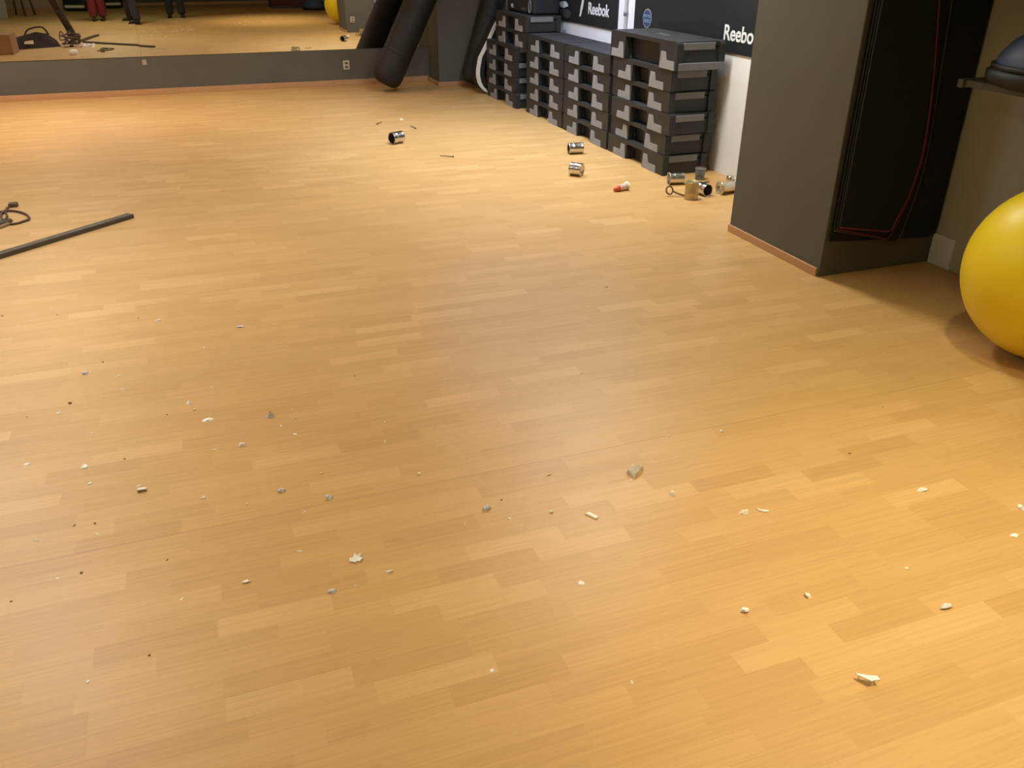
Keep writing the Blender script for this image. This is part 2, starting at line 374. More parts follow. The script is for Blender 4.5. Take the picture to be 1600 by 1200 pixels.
# ------------------------------------------------------------------ aerobic steps
def step(name, L, D, Hh, foot, gap, label, group, big=False):
    """L along local y, D along local x, resting on z=0; the long side faces -x, the end faces -y"""
    t = empty(name, (0, 0, 0), 0, label, 'exercise step', group)
    dk = Hh-0.047
    b = MB()
    fo = gap; fi = gap+foot                    # outer and inner edge of a foot along y
    rr = 0.03 if big else 0.012
    # deck with rounded long-side ends, seen from -x as a bridge
    def arch(x0, x1, inset):
        y0, y1 = inset, L-inset
        n = 5; pts = []
        for k in range(n+1):
            a = math.pi/2*k/n; pts.append((y0+rr-rr*math.cos(a), Hh-rr+rr*math.sin(a)))
        for k in range(n+1):
            a = math.pi/2*(1-k/n); pts.append((y1-rr+rr*math.cos(a), Hh-rr+rr*math.sin(a)))
        e = fi+0.012
        pts += [(y1+0.006*0, 0.002), (L-e+0.0, 0.002), (L-e-0.004, dk+0.008), (L-e-0.020, dk+0.018), (e+0.020, dk+0.018), (e+0.004, dk+0.008), (e, 0.002), (y0, 0.002)]
        b.prism(pts, 'x', x0, x1)
    arch(0.0, 0.05, 0.0); arch(D-0.05, D, 0.0)
    b.box(0.05, D-0.05, 0.014, L-0.014, dk+0.012, Hh-0.003, 0.004)
    b.box(0.05, D-0.05, 0.016, 0.03, 0.004, dk+0.004); b.box(0.05, D-0.05, L-0.03, L-0.016, 0.004, dk+0.004)
    for xa in (0.072, D-0.080): b.box(xa, xa+0.008, fi-0.02, L-fi+0.02, 0.004, dk+0.014)
    b.build('deck', 'step_body', t)
    tr = MB().box(0.022, D-0.022, 0.03, L-0.03, Hh-0.004, Hh+0.001, 0.002)
    for k in range(1, 12):
        y = 0.03+(L-0.06)*k/12
        tr.box(0.03, D-0.03, y-0.004, y+0.004, Hh, Hh+0.0022)
    tr.build('tread', 'step_tread', t)
    # L shaped grey rubber feet at the inner corners of the long sides
    lo = 0.055 if not big else 0.062; hi = 0.112 if not big else 0.118
    A = [(fo, 0), (fi, 0), (fi-0.016, hi), (fi-0.016-0.066, hi), (fi-0.100, lo), (fo+0.008, lo)]
    for (pts) in (A, [(L-u, v) for u, v in A]):
        for (xa, xb) in ((-0.005, 0.075), (D-0.075, D+0.005)):
            MB().prism(pts, 'x', xa, xb, 0.002).build('rubber_foot', 'step_grey', t)
    for (ya, yb) in ((0.004, 0.016), (L-0.016, L-0.004)):
        MB().box(0.05, D-0.085, ya, yb, Hh-0.056, Hh-0.008, 0.003).build('grip_strip', 'step_strip', t)
    if big:
        for (ya, yb) in ((-0.004, 0.016), (L-0.016, L+0.004)):
            MB().box(0.02, D+0.0, ya, yb, 0.0, 0.052, 0.004).build('end_foot', 'step_strip', t)
    return t
ORD = ['bottom', 'second from the floor', 'third from the floor', 'fourth from the floor', 'fifth from the floor', 'topmost']
ORD5 = ['bottom', 'second from the floor', 'middle', 'second from the top', 'topmost']
SP = step('step_platform', 0.960, 0.385, 0.152, 0.225, 0.105, '', None)
first = [True]
def put(x, y, z, rz, label, group):
    if first[0]:
        first[0] = False; SP.location = (x, y, z); SP.rotation_euler = (0, 0, rz); SP['label'] = label; SP['group'] = group; return SP
    return dup(SP, (x, y, z), (0, 0, rz), label, group)
PT = 0.1545
# nearest stack: five ordinary steps and one longer, taller one on top
for k, (dx, y, rz) in enumerate([(3.292, 5.684, 0.0), (3.300, 5.690, -0.01), (3.294, 5.640, 0.012), (3.302, 5.688, -0.006), (3.298, 5.676, 0.004)]):
    put(dx, y, k*PT, rz, 'black aerobic step, %s in the tallest stack nearest the camera' % ORD[k], 'aerobic steps in the nearest stack')
BIG = step('step_platform', 1.075, 0.40, 0.195, 0.22, 0.022, 'larger, taller black aerobic step lying on top of the stack nearest the camera', None, True)
BIG.location = (3.288, 5.61, 5*PT)
lg = text_mesh('lettering', 'Reebok', 0.045, 'step_strip', BIG, Matrix(((0, 1, 0, 0.16), (-1, 0, 0, 0.62), (0, 0, 1, 0.198), (0, 0, 0, 1))))
for k, (dx, y, rz) in enumerate([(3.285, 6.668, 0), (3.292, 6.672, 0.006), (3.288, 6.676, -0.005), (3.294, 6.684, 0.004), (3.284, 6.676, -0.003)]):
    put(dx, y, k*PT, rz, 'black aerobic step, %s in the second stack from the camera' % ORD5[k], 'aerobic steps in the second stack')
for k, (dx, y, rz) in enumerate([(3.285, 7.660, 0), (3.280, 7.645, -0.004), (3.290, 7.660, 0.005), (3.282, 7.655, 0), (3.284, 7.650, -0.004)]):
    put(dx, y, k*PT, rz, 'black aerobic step, %s in the third stack from the camera' % ORD5[k], 'aerobic steps in the third stack')
for k, (dx, y, rz) in enumerate([(3.235, 8.80, 0.0), (3.245, 8.86, 0.004), (3.240, 8.86, -0.004), (3.250, 8.86, 0.003), (3.290, 8.655, 0.004), (3.286, 8.65, -0.003)]):
    put(dx, y, k*PT, rz, 'black aerobic step, %s in the farthest stack' % ORD[k], 'aerobic steps in the farthest stack')

# black bag lying on the farthest stack
zb = 6*PT+0.004
bg = empty('gym_bag', (3.39, 8.72, zb), 0, 'black holdall with small white lettering lying on the farthest stack of steps', 'bag')
MB().box(0, 0.29, 0, 0.80, 0, 0.27, 0.025, 4).build('bag_body', 'banner', bg)
MB().box(-0.003, 0.004, 0.20, 0.36, 0.028, 0.055, 0.001).build('grey_patch', 'grey_print', bg)
text_mesh('lettering', 'VZ \u2013', 0.036, 'lettering', bg, wall_text_mtx(-0.002, 0.66, 0.036))
MB().tube([(-0.012, 0.07+0.03*math.cos(a), 0.075+0.06*math.sin(a)) for a in [math.pi*2*k/24 for k in range(24)]], 0.006, 8, True).build('handle_loop', 'step_strip', bg)

# ------------------------------------------------------------------ banners and pipe on the white wall
XB = WX-0.012
b1 = empty('wall_banner', (WX, 0, 0), 0, 'black wall banner with white REEBOK lettering and a white stroke, left of the pipe', 'banner')
MB().box(-0.012, 0, 7.54, 10.1, 0.868, 2.1, 0.001).build('panel', 'banner', b1)
text_mesh('lettering', 'Reebok', 0.103, 'lettering', b1, wall_text_mtx(-0.013, 8.185, 0.975), bold=0.0025, squeeze=1.03)
MB().prism([(8.385, 0.935), (8.352, 0.938), (8.305, 1.03), (8.262, 1.16), (8.235, 1.27), (8.30, 1.17), (8.352, 1.04)], 'x', -0.0145, -0.0125).build('white_stroke', 'lettering', b1)
MB().prism([(8.912, 1.032), (8.86, 1.048), (8.743, 1.054), (8.70, 1.035), (8.673, 1.012), (8.788, 0.988), (8.88, 0.995)], 'x', -0.0145, -0.0125).build('white_patch', 'lettering', b1)
MB().prism([(8.907, 0.965), (8.72, 0.985), (8.60, 0.965), (8.62, 0.915), (8.70, 0.895), (8.85, 0.915)], 'x', -0.0145, -0.0125).build('grey_patch', 'grey_print', b1)
b2 = empty('wall_banner', (WX, 0, 0), 0, 'black wall banner with a round blue badge and large lettering, right of the pipe', 'banner')
MB().box(-0.012, 0, 4.45, 7.205, 0.875, 2.1, 0.001).build('panel', 'banner', b2)
text_mesh('lettering', 'Reebok', 0.103, 'lettering', b2, wall_text_mtx(-0.013, 5.768, 0.962), bold=0.0025, squeeze=1.0)
def disc(y, z, r, x0, x1): return MB().prism([(y+r*math.cos(a)*1.0, z+r*math.sin(a)) for a in [2*math.pi*k/40 for k in range(40)]], 'x', x0, x1)
bd = disc(6.962, 1.018, 0.077, -0.0145, -0.012).build('badge', 'badge_ring', b2)
disc(6.962, 1.018, 0.066, -0.016, -0.014).build('badge_field', 'blue_print', bd)
text_mesh('badge_lettering', 'LIFESTYLE', 0.024, 'lightblue_print', bd, wall_text_mtx(-0.0165, 7.022, 1.024), bold=0.0006, squeeze=0.78)
text_mesh('badge_lettering', 'SPORTS', 0.026, 'lightblue_print', bd, wall_text_mtx(-0.0165, 7.006, 0.985), bold=0.0006, squeeze=0.85)
pp = empty('conduit_pipe', (WX-0.02, 7.36, 0), 0, 'thin vertical light grey pipe between the two black banners', 'pipe')
MB().tube([(0, 0, 0.02), (0, 0, 0.5), (0, 0, 1.2), (0, 0, 2.75)], 0.013).build('pipe_run', 'pipe', pp)
MB().lathe([(0.0135, 1.015), (0.019, 1.015), (0.019, 1.055), (0.0135, 1.055)], n=16).build('coupling', 'step_grey', pp)
# ------------------------------------------------------------------ punching bags by the mirror
def punch_bag(loc, rot, L, R, label):
    t = empty('punching_bag', loc, 0, label, 'punching bag', rot=rot)
    prof = [(0, 0), (R*0.55, 0.004), (R*0.82, 0.03), (R*0.95, 0.07), (R, 0.13)] + [(R*(1+0.012*math.sin(k*1.7)), 0.13+(L-0.26)*k/12) for k in range(1, 13)] + [(R*0.97, L-0.06), (R*0.85, L-0.01), (0, L)]
    MB().lathe(prof, n=40).build('bag_shell', 'leather', t)
    for z in (0.38, L*0.7):
        MB().lathe([(R*1.004, z), (R*1.02, z+0.004), (R*1.02, z+0.024), (R*1.004, z+0.028)], n=40).build('seam_band', 'leather', t)
    for k in range(4):
        a = math.pi/4+k*math.pi/2
        MB().tube([(R*0.8*math.cos(a), R*0.8*math.sin(a), L-0.02), (R*0.4*math.cos(a), R*0.4*math.sin(a), L+0.12), (0, 0, L+0.22)], 0.008, 6).build('strap', 'leather', t)
    return t
punch_bag((2.15, 10.40, 0.085), (0, math.radians(28), 0), 1.55, 0.175, 'black punching bag leaning right in front of the mirror edge')
punch_bag((3.215, 10.34, 0.050), (math.radians(-3), math.radians(18.5), 0), 1.12, 0.145, 'black punching bag leaning on the far pillar beside the white-edged shield')
# curved kick shield with a pale edge between bag and steps
sh = empty('kick_shield', (3.26, 9.945, 0), 0, 'curved black kick shield with a pale white edge, between the second bag and the steps', 'kick shield')
prof_ = [(0.02, 0.0), (-0.042, 0.040), (-0.090, 0.086), (-0.119, 0.14), (-0.134, 0.21), (-0.132, 0.28), (-0.105, 0.41), (-0.040, 0.52), (0.028, 0.645), (0.075, 0.735), (0.12, 0.80)]
def slab(prof, y0, y1, th0, th1):
    pts = [(x-th0, z) for x, z in prof] + [(x+th1, z) for x, z in prof[::-1]]
    return MB().prism(pts, 'y', y0, y1, 0.004)
slab(prof_, -0.088, 0.10, 0.0, 0.10).build('pad', 'leather', sh)
slab(prof_, -0.100, -0.087, 0.003, 0.046).build('white_edge', 'white_vinyl', sh)

# ------------------------------------------------------------------ exercise mats hung on the near pillar
def hung_mat(y0, y1, right, m, label, edge=None, left=3.05, zb=0.28, er=0.0035):
    """sheet hanging between y0 and y1; right = points down its free edge; the bottom runs back to the left side"""
    x0 = left; t = empty('exercise_mat', (x0, y0, 0.0), 0, label, 'exercise mat', 'exercise mats hanging on the pillar')
    pts = [(x0, zb), (x0, 1.86)] + [(right[0][0], 1.86)] + right
    MB().prism([(a-x0, b) for a, b in pts], 'y', 0, y1-y0, 0.002).build('foam_sheet', m, t)
    if edge:
        MB().tube([(a-x0, -0.002, b) for a, b in [(right[0][0], 1.86)]+right+[(x0, zb)]], er, 6).build('edge_piping', edge, t)
    MB().lathe([(0.012, 0.0), (0.022, -0.003), (0.024, 0), (0.012, 0.002)], Matrix.Translation(((right[0][0]-x0)/2, 0, 1.80)) @ Matrix.Rotation(math.pi/2, 4, 'X'), 16).build('eyelet', 'steel', t)
    return t
def sm(P): 
    out = []
    for i in range(len(P)-1):
        p0 = P[max(0, i-1)]; p1 = P[i]; p2 = P[i+1]; p3 = P[min(len(P)-1, i+2)]
        for k in range(5):
            u = k/5; out.append(tuple(0.5*((2*p1[c])+(p2[c]-p0[c])*u+(2*p0[c]-5*p1[c]+4*p2[c]-p3[c])*u*u+(3*p1[c]-p0[c]-3*p2[c]+p3[c])*u**3) for c in (0, 1)))
    return out+[P[-1]]
hung_mat(3.436, 3.446, sm([(3.755, 1.5), (3.757, 0.9), (3.757, 0.45), (3.755, 0.20), (3.735, 0.165), (3.68, 0.155)]), 'mat_brown', 'brown-black exercise mat filling the corner beside the wall, lowest of the hanging mats', left=3.03, zb=0.20)
hung_mat(3.410, 3.420, sm([(3.465, 1.36), (3.505, 0.95), (3.530, 0.66), (3.525, 0.47), (3.495, 0.29), (3.475, 0.19), (3.43, 0.168), (3.34, 0.195)]), 'mat_brown', 'dark exercise mat with a dusky grey rounded edge, behind the red-edged mat', edge='mat_grey', left=3.025, zb=0.27, er=0.0028)
hung_mat(3.388, 3.397, sm([(3.366, 1.36), (3.442, 0.985), (3.480, 0.70), (3.478, 0.565), (3.452, 0.40), (3.405, 0.27), (3.372, 0.200), (3.30, 0.215)]), 'mat_brown', 'red-edged exercise mat just behind the front black mat', edge='mat_red', left=3.023, zb=0.285)
hung_mat(3.366, 3.378, sm([(3.345, 1.36), (3.420, 0.985), (3.452, 0.70), (3.448, 0.565), (3.425, 0.42), (3.385, 0.32), (3.355, 0.250), (3.28, 0.255)]), 'mat_black', 'front black exercise mat, its free edge and bottom lined in red', edge='mat_red', left=3.02, zb=0.30, er=0.004)
hk = empty('hook_rail', (3.40, PY0, 1.94), 0, 'dark rail of hooks above the hanging exercise mats', 'hook rail')
MB().box(-0.33, 0.33, -0.020, 0, 0.0, 0.05, 0.003).build('rail', 'shelf_metal', hk)
for x in (-0.2, -0.1, 0.0, 0.1): MB().tube([(x, -0.015, 0.03), (x, -0.10, 0.02), (x, -0.11, 0.05)], 0.005, 8).build('hook', 'shelf_metal', hk)

# ------------------------------------------------------------------ wall shelf with the half ball
def shelf(z, y0, y1, label):
    t = empty('wall_shelf', (WX, 0, z), 0, label, 'shelf')
    for x in (-0.50, -0.17): MB().box(x-0.015, x+0.015, y0, y1-0.03, -0.03, 0.0, 0.003).build('rail', 'shelf_metal', t)
    for y in (y0+0.015, y1-0.015): MB().box(-0.53, -0.002, y-0.015, y+0.015, -0.035, 0.002, 0.003).build('arm', 'shelf_metal', t)
    return t
shelf(1.058, 1.6, 3.05, 'dark grey metal rack arm on the wall carrying the blue half ball')
shade_rack = shelf(1.53, 1.3, 3.34, 'added dark rack with a solid board, out of view, shading the wall')
MB().box(-0.56, -0.004, 1.3, 3.34, 0.003, 0.022, 0.002).build('board', 'shelf_metal', shade_rack)  # unseen rack and board, added to keep the wall below dark
bo = empty('half_ball_trainer', (3.435, 2.655, 1.061), 0, 'blue half ball trainer on a black base, on the wall rack above the yellow ball', 'balance trainer')
MB().lathe([(0, 0), (0.27, 0), (0.31, 0.012), (0.325, 0.035), (0.325, 0.06), (0.30, 0.075), (0, 0.075)], n=64).build('base', 'black_plastic', bo)
MB().lathe([(0.298, 0.07), (0.30, 0.085), (0.283, 0.13), (0.245, 0.18), (0.19, 0.22), (0.12, 0.247), (0.05, 0.256), (0, 0.257)], n=64).build('dome', 'blue', bo)
MB().lathe([(0.298, 0.065), (0.312, 0.075), (0.312, 0.088), (0.298, 0.094)], n=64).build('rim', 'black_plastic', bo)

# ------------------------------------------------------------------ yellow gym ball
gb = empty('gym_ball', (3.296, 2.334, 0.377), 0, 'large yellow gym ball on the floor at the right edge', 'gym ball')
bm = bmesh.new(); bmesh.ops.create_uvsphere(bm, u_segments=96, v_segments=64, radius=0.377)
for f in bm.faces: f.smooth = True
# moulded latitude ribs
for v in bm.verts:
    z = v.co.z/0.377
    if abs(z) < 0.75: v.co *= 1+0.0012*math.cos(z*60)
k = MB(); k.bm.free(); k.bm = bm
s_ = k.build('ball_skin', 'yellow', gb); s_.rotation_euler = (math.radians(70), math.radians(25), 0)
MB().lathe([(0, 0.004), (0.009, 0.004), (0.012, -0.002)], Matrix.Rotation(math.radians(95), 4, 'Y') @ Matrix.Translation((0, 0, 0.376)), 16).build('valve_plug', 'yellow_plug', gb)
# ------------------------------------------------------------------ steel cans and bits by the steps
def can(loc, az, L, R, label, tilt=0.0, m='steel', upright=False, flare=0.0, inner='steel_dark'):
    """lying can: its axis runs along azimuth az (degrees, from +x), closed end at local +z, open end at -z"""
    if upright: rot = Euler((0, 0, math.radians(az)))
    else: rot = (Matrix.Rotation(math.radians(az), 4, 'Z') @ Matrix.Rotation(math.radians(90-tilt), 4, 'Y')).to_euler()
    t = empty('steel_can', loc, 0, label, 'metal can', 'loose metal cans on the floor', rot=rot)
    h = L/2
    MB().lathe([(R-0.003+0.0, -h+0.004), (R, -h), (R+0.0015+flare, -h+0.001), (R+0.0015+flare*0.4, -h+0.006), (R, -h+0.011), (R, -h*0.3), (R+0.0006, -h*0.28), (R, -h*0.24), (R, h*0.5), (R, h-0.011), (R+0.0015+flare*0.4, h-0.006), (R+0.0012+flare, h-0.001), (R-0.002, h), (R-0.004, h-0.003)], n=40).build('can_shell', m, t)
    MB().lathe([(0, h-0.006), (R*0.55, h-0.006), (R*0.6, h-0.004), (R*0.8, h-0.004), (R-0.002, h-0.003), (R-0.002, h-0.005), (0, h-0.008)], n=40).build('end_cap', m, t)
    MB().lathe([(R-0.004, -h+0.004), (R-0.004, h-0.012), (0, h-0.012), (0, h-0.010), (R-0.002, h-0.010), (R-0.002, -h+0.004)], n=40).build('inner_lining', inner, t)
    return t
can((1.632, 7.52, 0.052), 25, 0.115, 0.050, 'lone steel can on the floor before the mirror wall, dark end to the left')
can((2.975, 6.62, 0.046), -8, 0.125, 0.044, 'steel can lying lengthwise in front of the second stack of steps')
can((2.675, 5.92, 0.050), -48, 0.095, 0.048, 'stubby steel can lying aslant in front of the nearest stack of steps', tilt=0)
can((3.272, 5.44, 0.045), -12, 0.115, 0.043, 'bright steel can lying at the near foot of the tallest stack', inner='steel')
can((3.170, 5.045, 0.062), 20, 0.120, 0.046, 'dull brassy can standing upright in the pile beside the pillar', m='brass', upright=True)
can((3.305, 5.10, 0.044), 100, 0.085, 0.042, 'can lying with its dark open end towards the camera, right of the upright brassy can')
can((3.485, 5.09, 0.044), -172, 0.130, 0.040, 'long flared can lying next to the pillar edge, rightmost in the pile', flare=0.005)
# crumpled foil-bright piece on the cans
cr_ = MB(); random.seed(3)
for k in range(5):
    c = Vector((random.uniform(-0.035, 0.035), random.uniform(-0.02, 0.02), 0.018+0.012*k*0.6))
    cr_.hull([c+Vector((random.uniform(-0.034, 0.034), random.uniform(-0.02, 0.02), random.uniform(-0.014, 0.014))) for _ in range(9)])
tag(cr_.build('crumpled_tin', 'steel', loc=(3.40, 5.27, 0.0)), 'crumpled shiny piece of tin behind the can with the dark open end', 'crumpled metal')
g = empty('clear_cup', (3.515, 5.50, 0), 0, 'small clear plastic cup standing by the foot of the tallest stack', 'cup')
MB().lathe([(0, 0.0), (0.034, 0.0), (0.040, 0.085), (0.038, 0.085), (0.032, 0.003), (0, 0.003)], n=28).build('cup_wall', 'glassy', g)
MB().lathe([(0.038, 0.083), (0.042, 0.085), (0.042, 0.089), (0.038, 0.089)], n=28).build('rim', 'glassy', g)
g = empty('chrome_knob', (3.63, 5.27, 0), 0, 'small chrome knob half hidden behind the long flared can', 'knob')
MB().lathe([(0, 0.001), (0.018, 0.001), (0.020, 0.02), (0.026, 0.035), (0.030, 0.052), (0.024, 0.072), (0, 0.080)], n=28).build('knob_ball', 'steel', g)
MB().lathe([(0.019, 0.0), (0.026, 0.0), (0.026, 0.006), (0.019, 0.006)], n=28).build('foot_ring', 'steel_dark', g)
g = empty('eye_bolt', (3.06, 5.16, 0.006), 0, 'dark eye bolt with a round loop, left of the upright brassy can', 'eye bolt')
MB().tube([(0.026*math.cos(a), 0.010*math.sin(a), 0.036+0.026*math.sin(a)) for a in [2*math.pi*k/24 for k in range(24)]], 0.006, 8, True).build('loop', 'nail', g)
MB().tube([(0.024, 0, 0.030), (0.055, -0.03, 0.014), (0.088, -0.06, 0.004)], 0.007, 8).build('shank', 'nail', g)
# small red and white cone-shaped plug
g = empty('plastic_cone', (2.80, 5.40, 0.024), 0, 'small red-tipped milky plastic cone lying in front of the nearest stack', 'plastic cone', rot=(Matrix.Rotation(math.radians(10), 4, 'Z') @ Matrix.Rotation(math.radians(82), 4, 'Y')).to_euler())
MB().lathe([(0, -0.065), (0.011, -0.062), (0.017, -0.035), (0.020, -0.015), (0, -0.015)], n=24).build('red_tip', 'red', g)
MB().lathe([(0, -0.015), (0.020, -0.015), (0.024, 0.03), (0.027, 0.055), (0.024, 0.056), (0, 0.04)], n=24).build('cone_body', 'pinkish', g)
MB().lathe([(0.022, 0.048), (0.031, 0.050), (0.031, 0.058), (0.022, 0.060)], n=24).build('flange', 'chip_w', g)

def nail(a, b, r, label, head=True):
    a = Vector(a); b = Vector(b); t = empty('nail', ((a+b)/2).to_tuple(), 0, label, 'nail', 'nails on the floor near the mirror wall')
    m_ = (a+b)/2
    MB().tube([a-m_, (b-m_)*0.0, b-m_], [r*0.7, r, r], 8).build('shank', 'nail', t)
    d = (b-m_).normalized()
    MB().tube([b-m_-d*0.004, b-m_+d*0.004], r*2.2, 10).build('head', 'nail', t)
nail((1.855, 6.886, 0.0085), (1.952, 6.826, 0.0085), 0.0038, 'longest loose nail, lying right of and nearer than the lone can')
nail((1.71, 8.53, 0.0075), (1.645, 8.43, 0.0075), 0.0034, 'short dark nail behind the lone can, to its upper left')
nail((1.93, 8.24, 0.0075), (1.95, 8.10, 0.0075), 0.0034, 'thin nail behind the lone can, to its upper right')

# ------------------------------------------------------------------ plaster and mortar debris
def chip(x, y, w, h, kind, label, seed):
    R = random.Random(seed); d = h*1.0; hz = max(0.004, h*0.46)
    w *= 1.2; h *= 1.18
    if kind == 'w' and ('flake' in label or 'shard' in label) or label.startswith('flat'): hz *= 0.6; d *= 1.45
    pts = []
    n = 16 if w > 0.02 else 10
    for k in range(n):
        a = 2*math.pi*k/n+R.uniform(-0.3, 0.3); rr = R.uniform(0.75, 1.0); z = R.choice((0.0, 0.0, 0.55, 1.0, 0.8))
        s = 1-0.35*z
        pts.append((w/2*rr*s*math.cos(a), d/2*rr*s*math.sin(a), z*hz))
    pts.append((0, 0, 0)); pts.append((w*0.1*R.uniform(-1, 1), d*0.1*R.uniform(-1, 1), hz))
    o = MB().hull(pts).build('plaster_chip' if kind in 'wcpyb' else 'mortar_chip', 'chip_'+kind, loc=(x, y, 0.0))
    o.rotation_euler = (0, 0, R.uniform(-0.3, 0.3))
    return tag(o, label, 'debris chip', 'chips of plaster and mortar on the floor')
DEB = [
(-0.332,4.014,0.0298,0.0166,'w','small white plaster chip lying alone at left, farthest of the white chips'),
(0.032,3.810,0.0442,0.0189,'g','flat bluish-grey sliver right of the farthest white chip'),
(-0.613,3.529,0.0300,0.0210,'g','grey glassy flake with tiny white crumbs beside it at far left of the floor'),
(-0.648,3.272,0.0170,0.0141,'d','dark brown grit lump at the left, below the grey glassy flake'),
(-0.209,3.116,0.0214,0.0214,'w','roundish off-white lump, topmost of the small diagonal trail of chips left of centre'),
(-0.191,3.055,0.0158,0.0132,'c','cream crumb just under the roundish off-white lump'),
(-0.148,2.957,0.0386,0.0206,'w','elongated white shard at the lower end of the diagonal trail of chips'),
(0.080,2.902,0.0279,0.0279,'g','grey stone-like lump with an orange tip on the left half of the floor'),
(-0.036,2.727,0.0290,0.0242,'p','pale pinkish-grey broken chip below the grey lump with orange tip'),
(-0.132,2.728,0.0194,0.0097,'c','cream splinter left of the pale pinkish-grey chip'),
(-0.743,2.851,0.0256,0.0102,'w','thin white flake close to the left frame edge'),
(-0.555,2.764,0.0248,0.0223,'w','white angular chip right of the thin white flake at the left edge'),
(-0.367,2.545,0.0324,0.0185,'b','white-topped chip with a brown broken side facing the camera'),
(-0.179,2.435,0.0201,0.0134,'p','faint pinkish crumbly flake between the brown-sided chip and the lavender-grey one'),
(-0.048,2.353,0.0130,0.0087,'c','tiny cream splinter left of the lavender-grey chip'),
(0.064,2.389,0.0286,0.0220,'g','lavender-grey chip with a dark left side, left of the upright grey chip'),
(0.204,2.297,0.0257,0.0279,'g','upright grey chip with a white top edge near the long floor seam'),
(0.202,2.450,0.0157,0.0090,'y','thin yellowish splinter lying aslant above the upright grey chip'),
(0.515,2.335,0.0198,0.0132,'c','cream pebble-like chip in the middle of the floor, just above the seam'),
(0.667,2.070,0.0330,0.0248,'g','dark grey translucent chunk in the middle of the floor'),
(0.928,2.182,0.0197,0.0087,'y','small yellowish chip lying left of the largest translucent chunk'),
(0.855,1.985,0.0144,0.0164,'c','cream upright crumb left of the white rectangular flake'),
(0.968,1.923,0.0307,0.0246,'w','white rectangular flake in the middle of the floor'),
(1.209,2.088,0.0642,0.0398,'t','largest debris chunk, long translucent grey piece right of the middle'),
(1.174,2.057,0.0175,0.0087,'c','small cream chip touching the near end of the largest translucent chunk'),
(1.265,1.942,0.0215,0.0237,'p','whitish-grey cornered chip right of and below the largest translucent chunk'),
(1.340,2.839,0.0162,0.0108,'w','small white crumb alone in the middle distance of the floor'),
(1.434,2.265,0.0119,0.0095,'y','tiny yellow-white crumb behind the largest translucent chunk'),
(1.634,2.231,0.0171,0.0122,'p','small pale pink crumb, farthest of the crumbs right of centre'),
(1.430,1.776,0.0319,0.0234,'p','rounded whitish-grey chip beside a white bent sliver'),
(1.489,1.764,0.0300,0.0193,'w','narrow bent white sliver right of the rounded whitish-grey chip'),
(2.059,1.684,0.0380,0.0190,'p','flat pinkish-grey chip on the bright right part of the floor'),
(2.276,1.498,0.0266,0.0266,'p','pink-grey chip cut by the right edge of the frame'),
(2.142,1.399,0.0277,0.0138,'w','whitish flake near the right frame edge, below the pink-grey chip'),
(1.375,1.389,0.0193,0.0251,'c','small upright cream chip in the right foreground'),
(1.178,1.397,0.0260,0.0278,'w','squarish white plaster lump in the right foreground'),
(1.702,1.223,0.0403,0.0262,'t','broken pinkish translucent flake in the right foreground'),
(0.807,1.649,0.0223,0.0149,'w','small white leaf-shaped flake in the centre foreground'),
(0.231,1.963,0.0389,0.0253,'w','jagged bright white flake, largest of the white pieces left of centre'),
(0.311,1.877,0.0247,0.0133,'p','pinkish-grey chip right of and below the jagged white flake'),
(0.142,1.850,0.0281,0.0187,'g','grey-lavender faceted chip nearest the camera left of centre'),
(-0.079,1.970,0.0272,0.0155,'w','small white oblong chip in the left foreground'),
(-0.659,2.376,0.0202,0.0067,'c','thin cream splinter near the left frame edge, below the seam'),
(1.927,8.603,0.0342,0.0274,'c','cream crumb behind the lone steel can near the mirror wall'),
(3.338,8.103,0.0545,0.0340,'w','white crumb at the foot of the second step stack from the far end'),
(3.109,3.496,0.0340,0.0189,'w','chipped white plaster bit at the near corner of the grey pillar'),
]
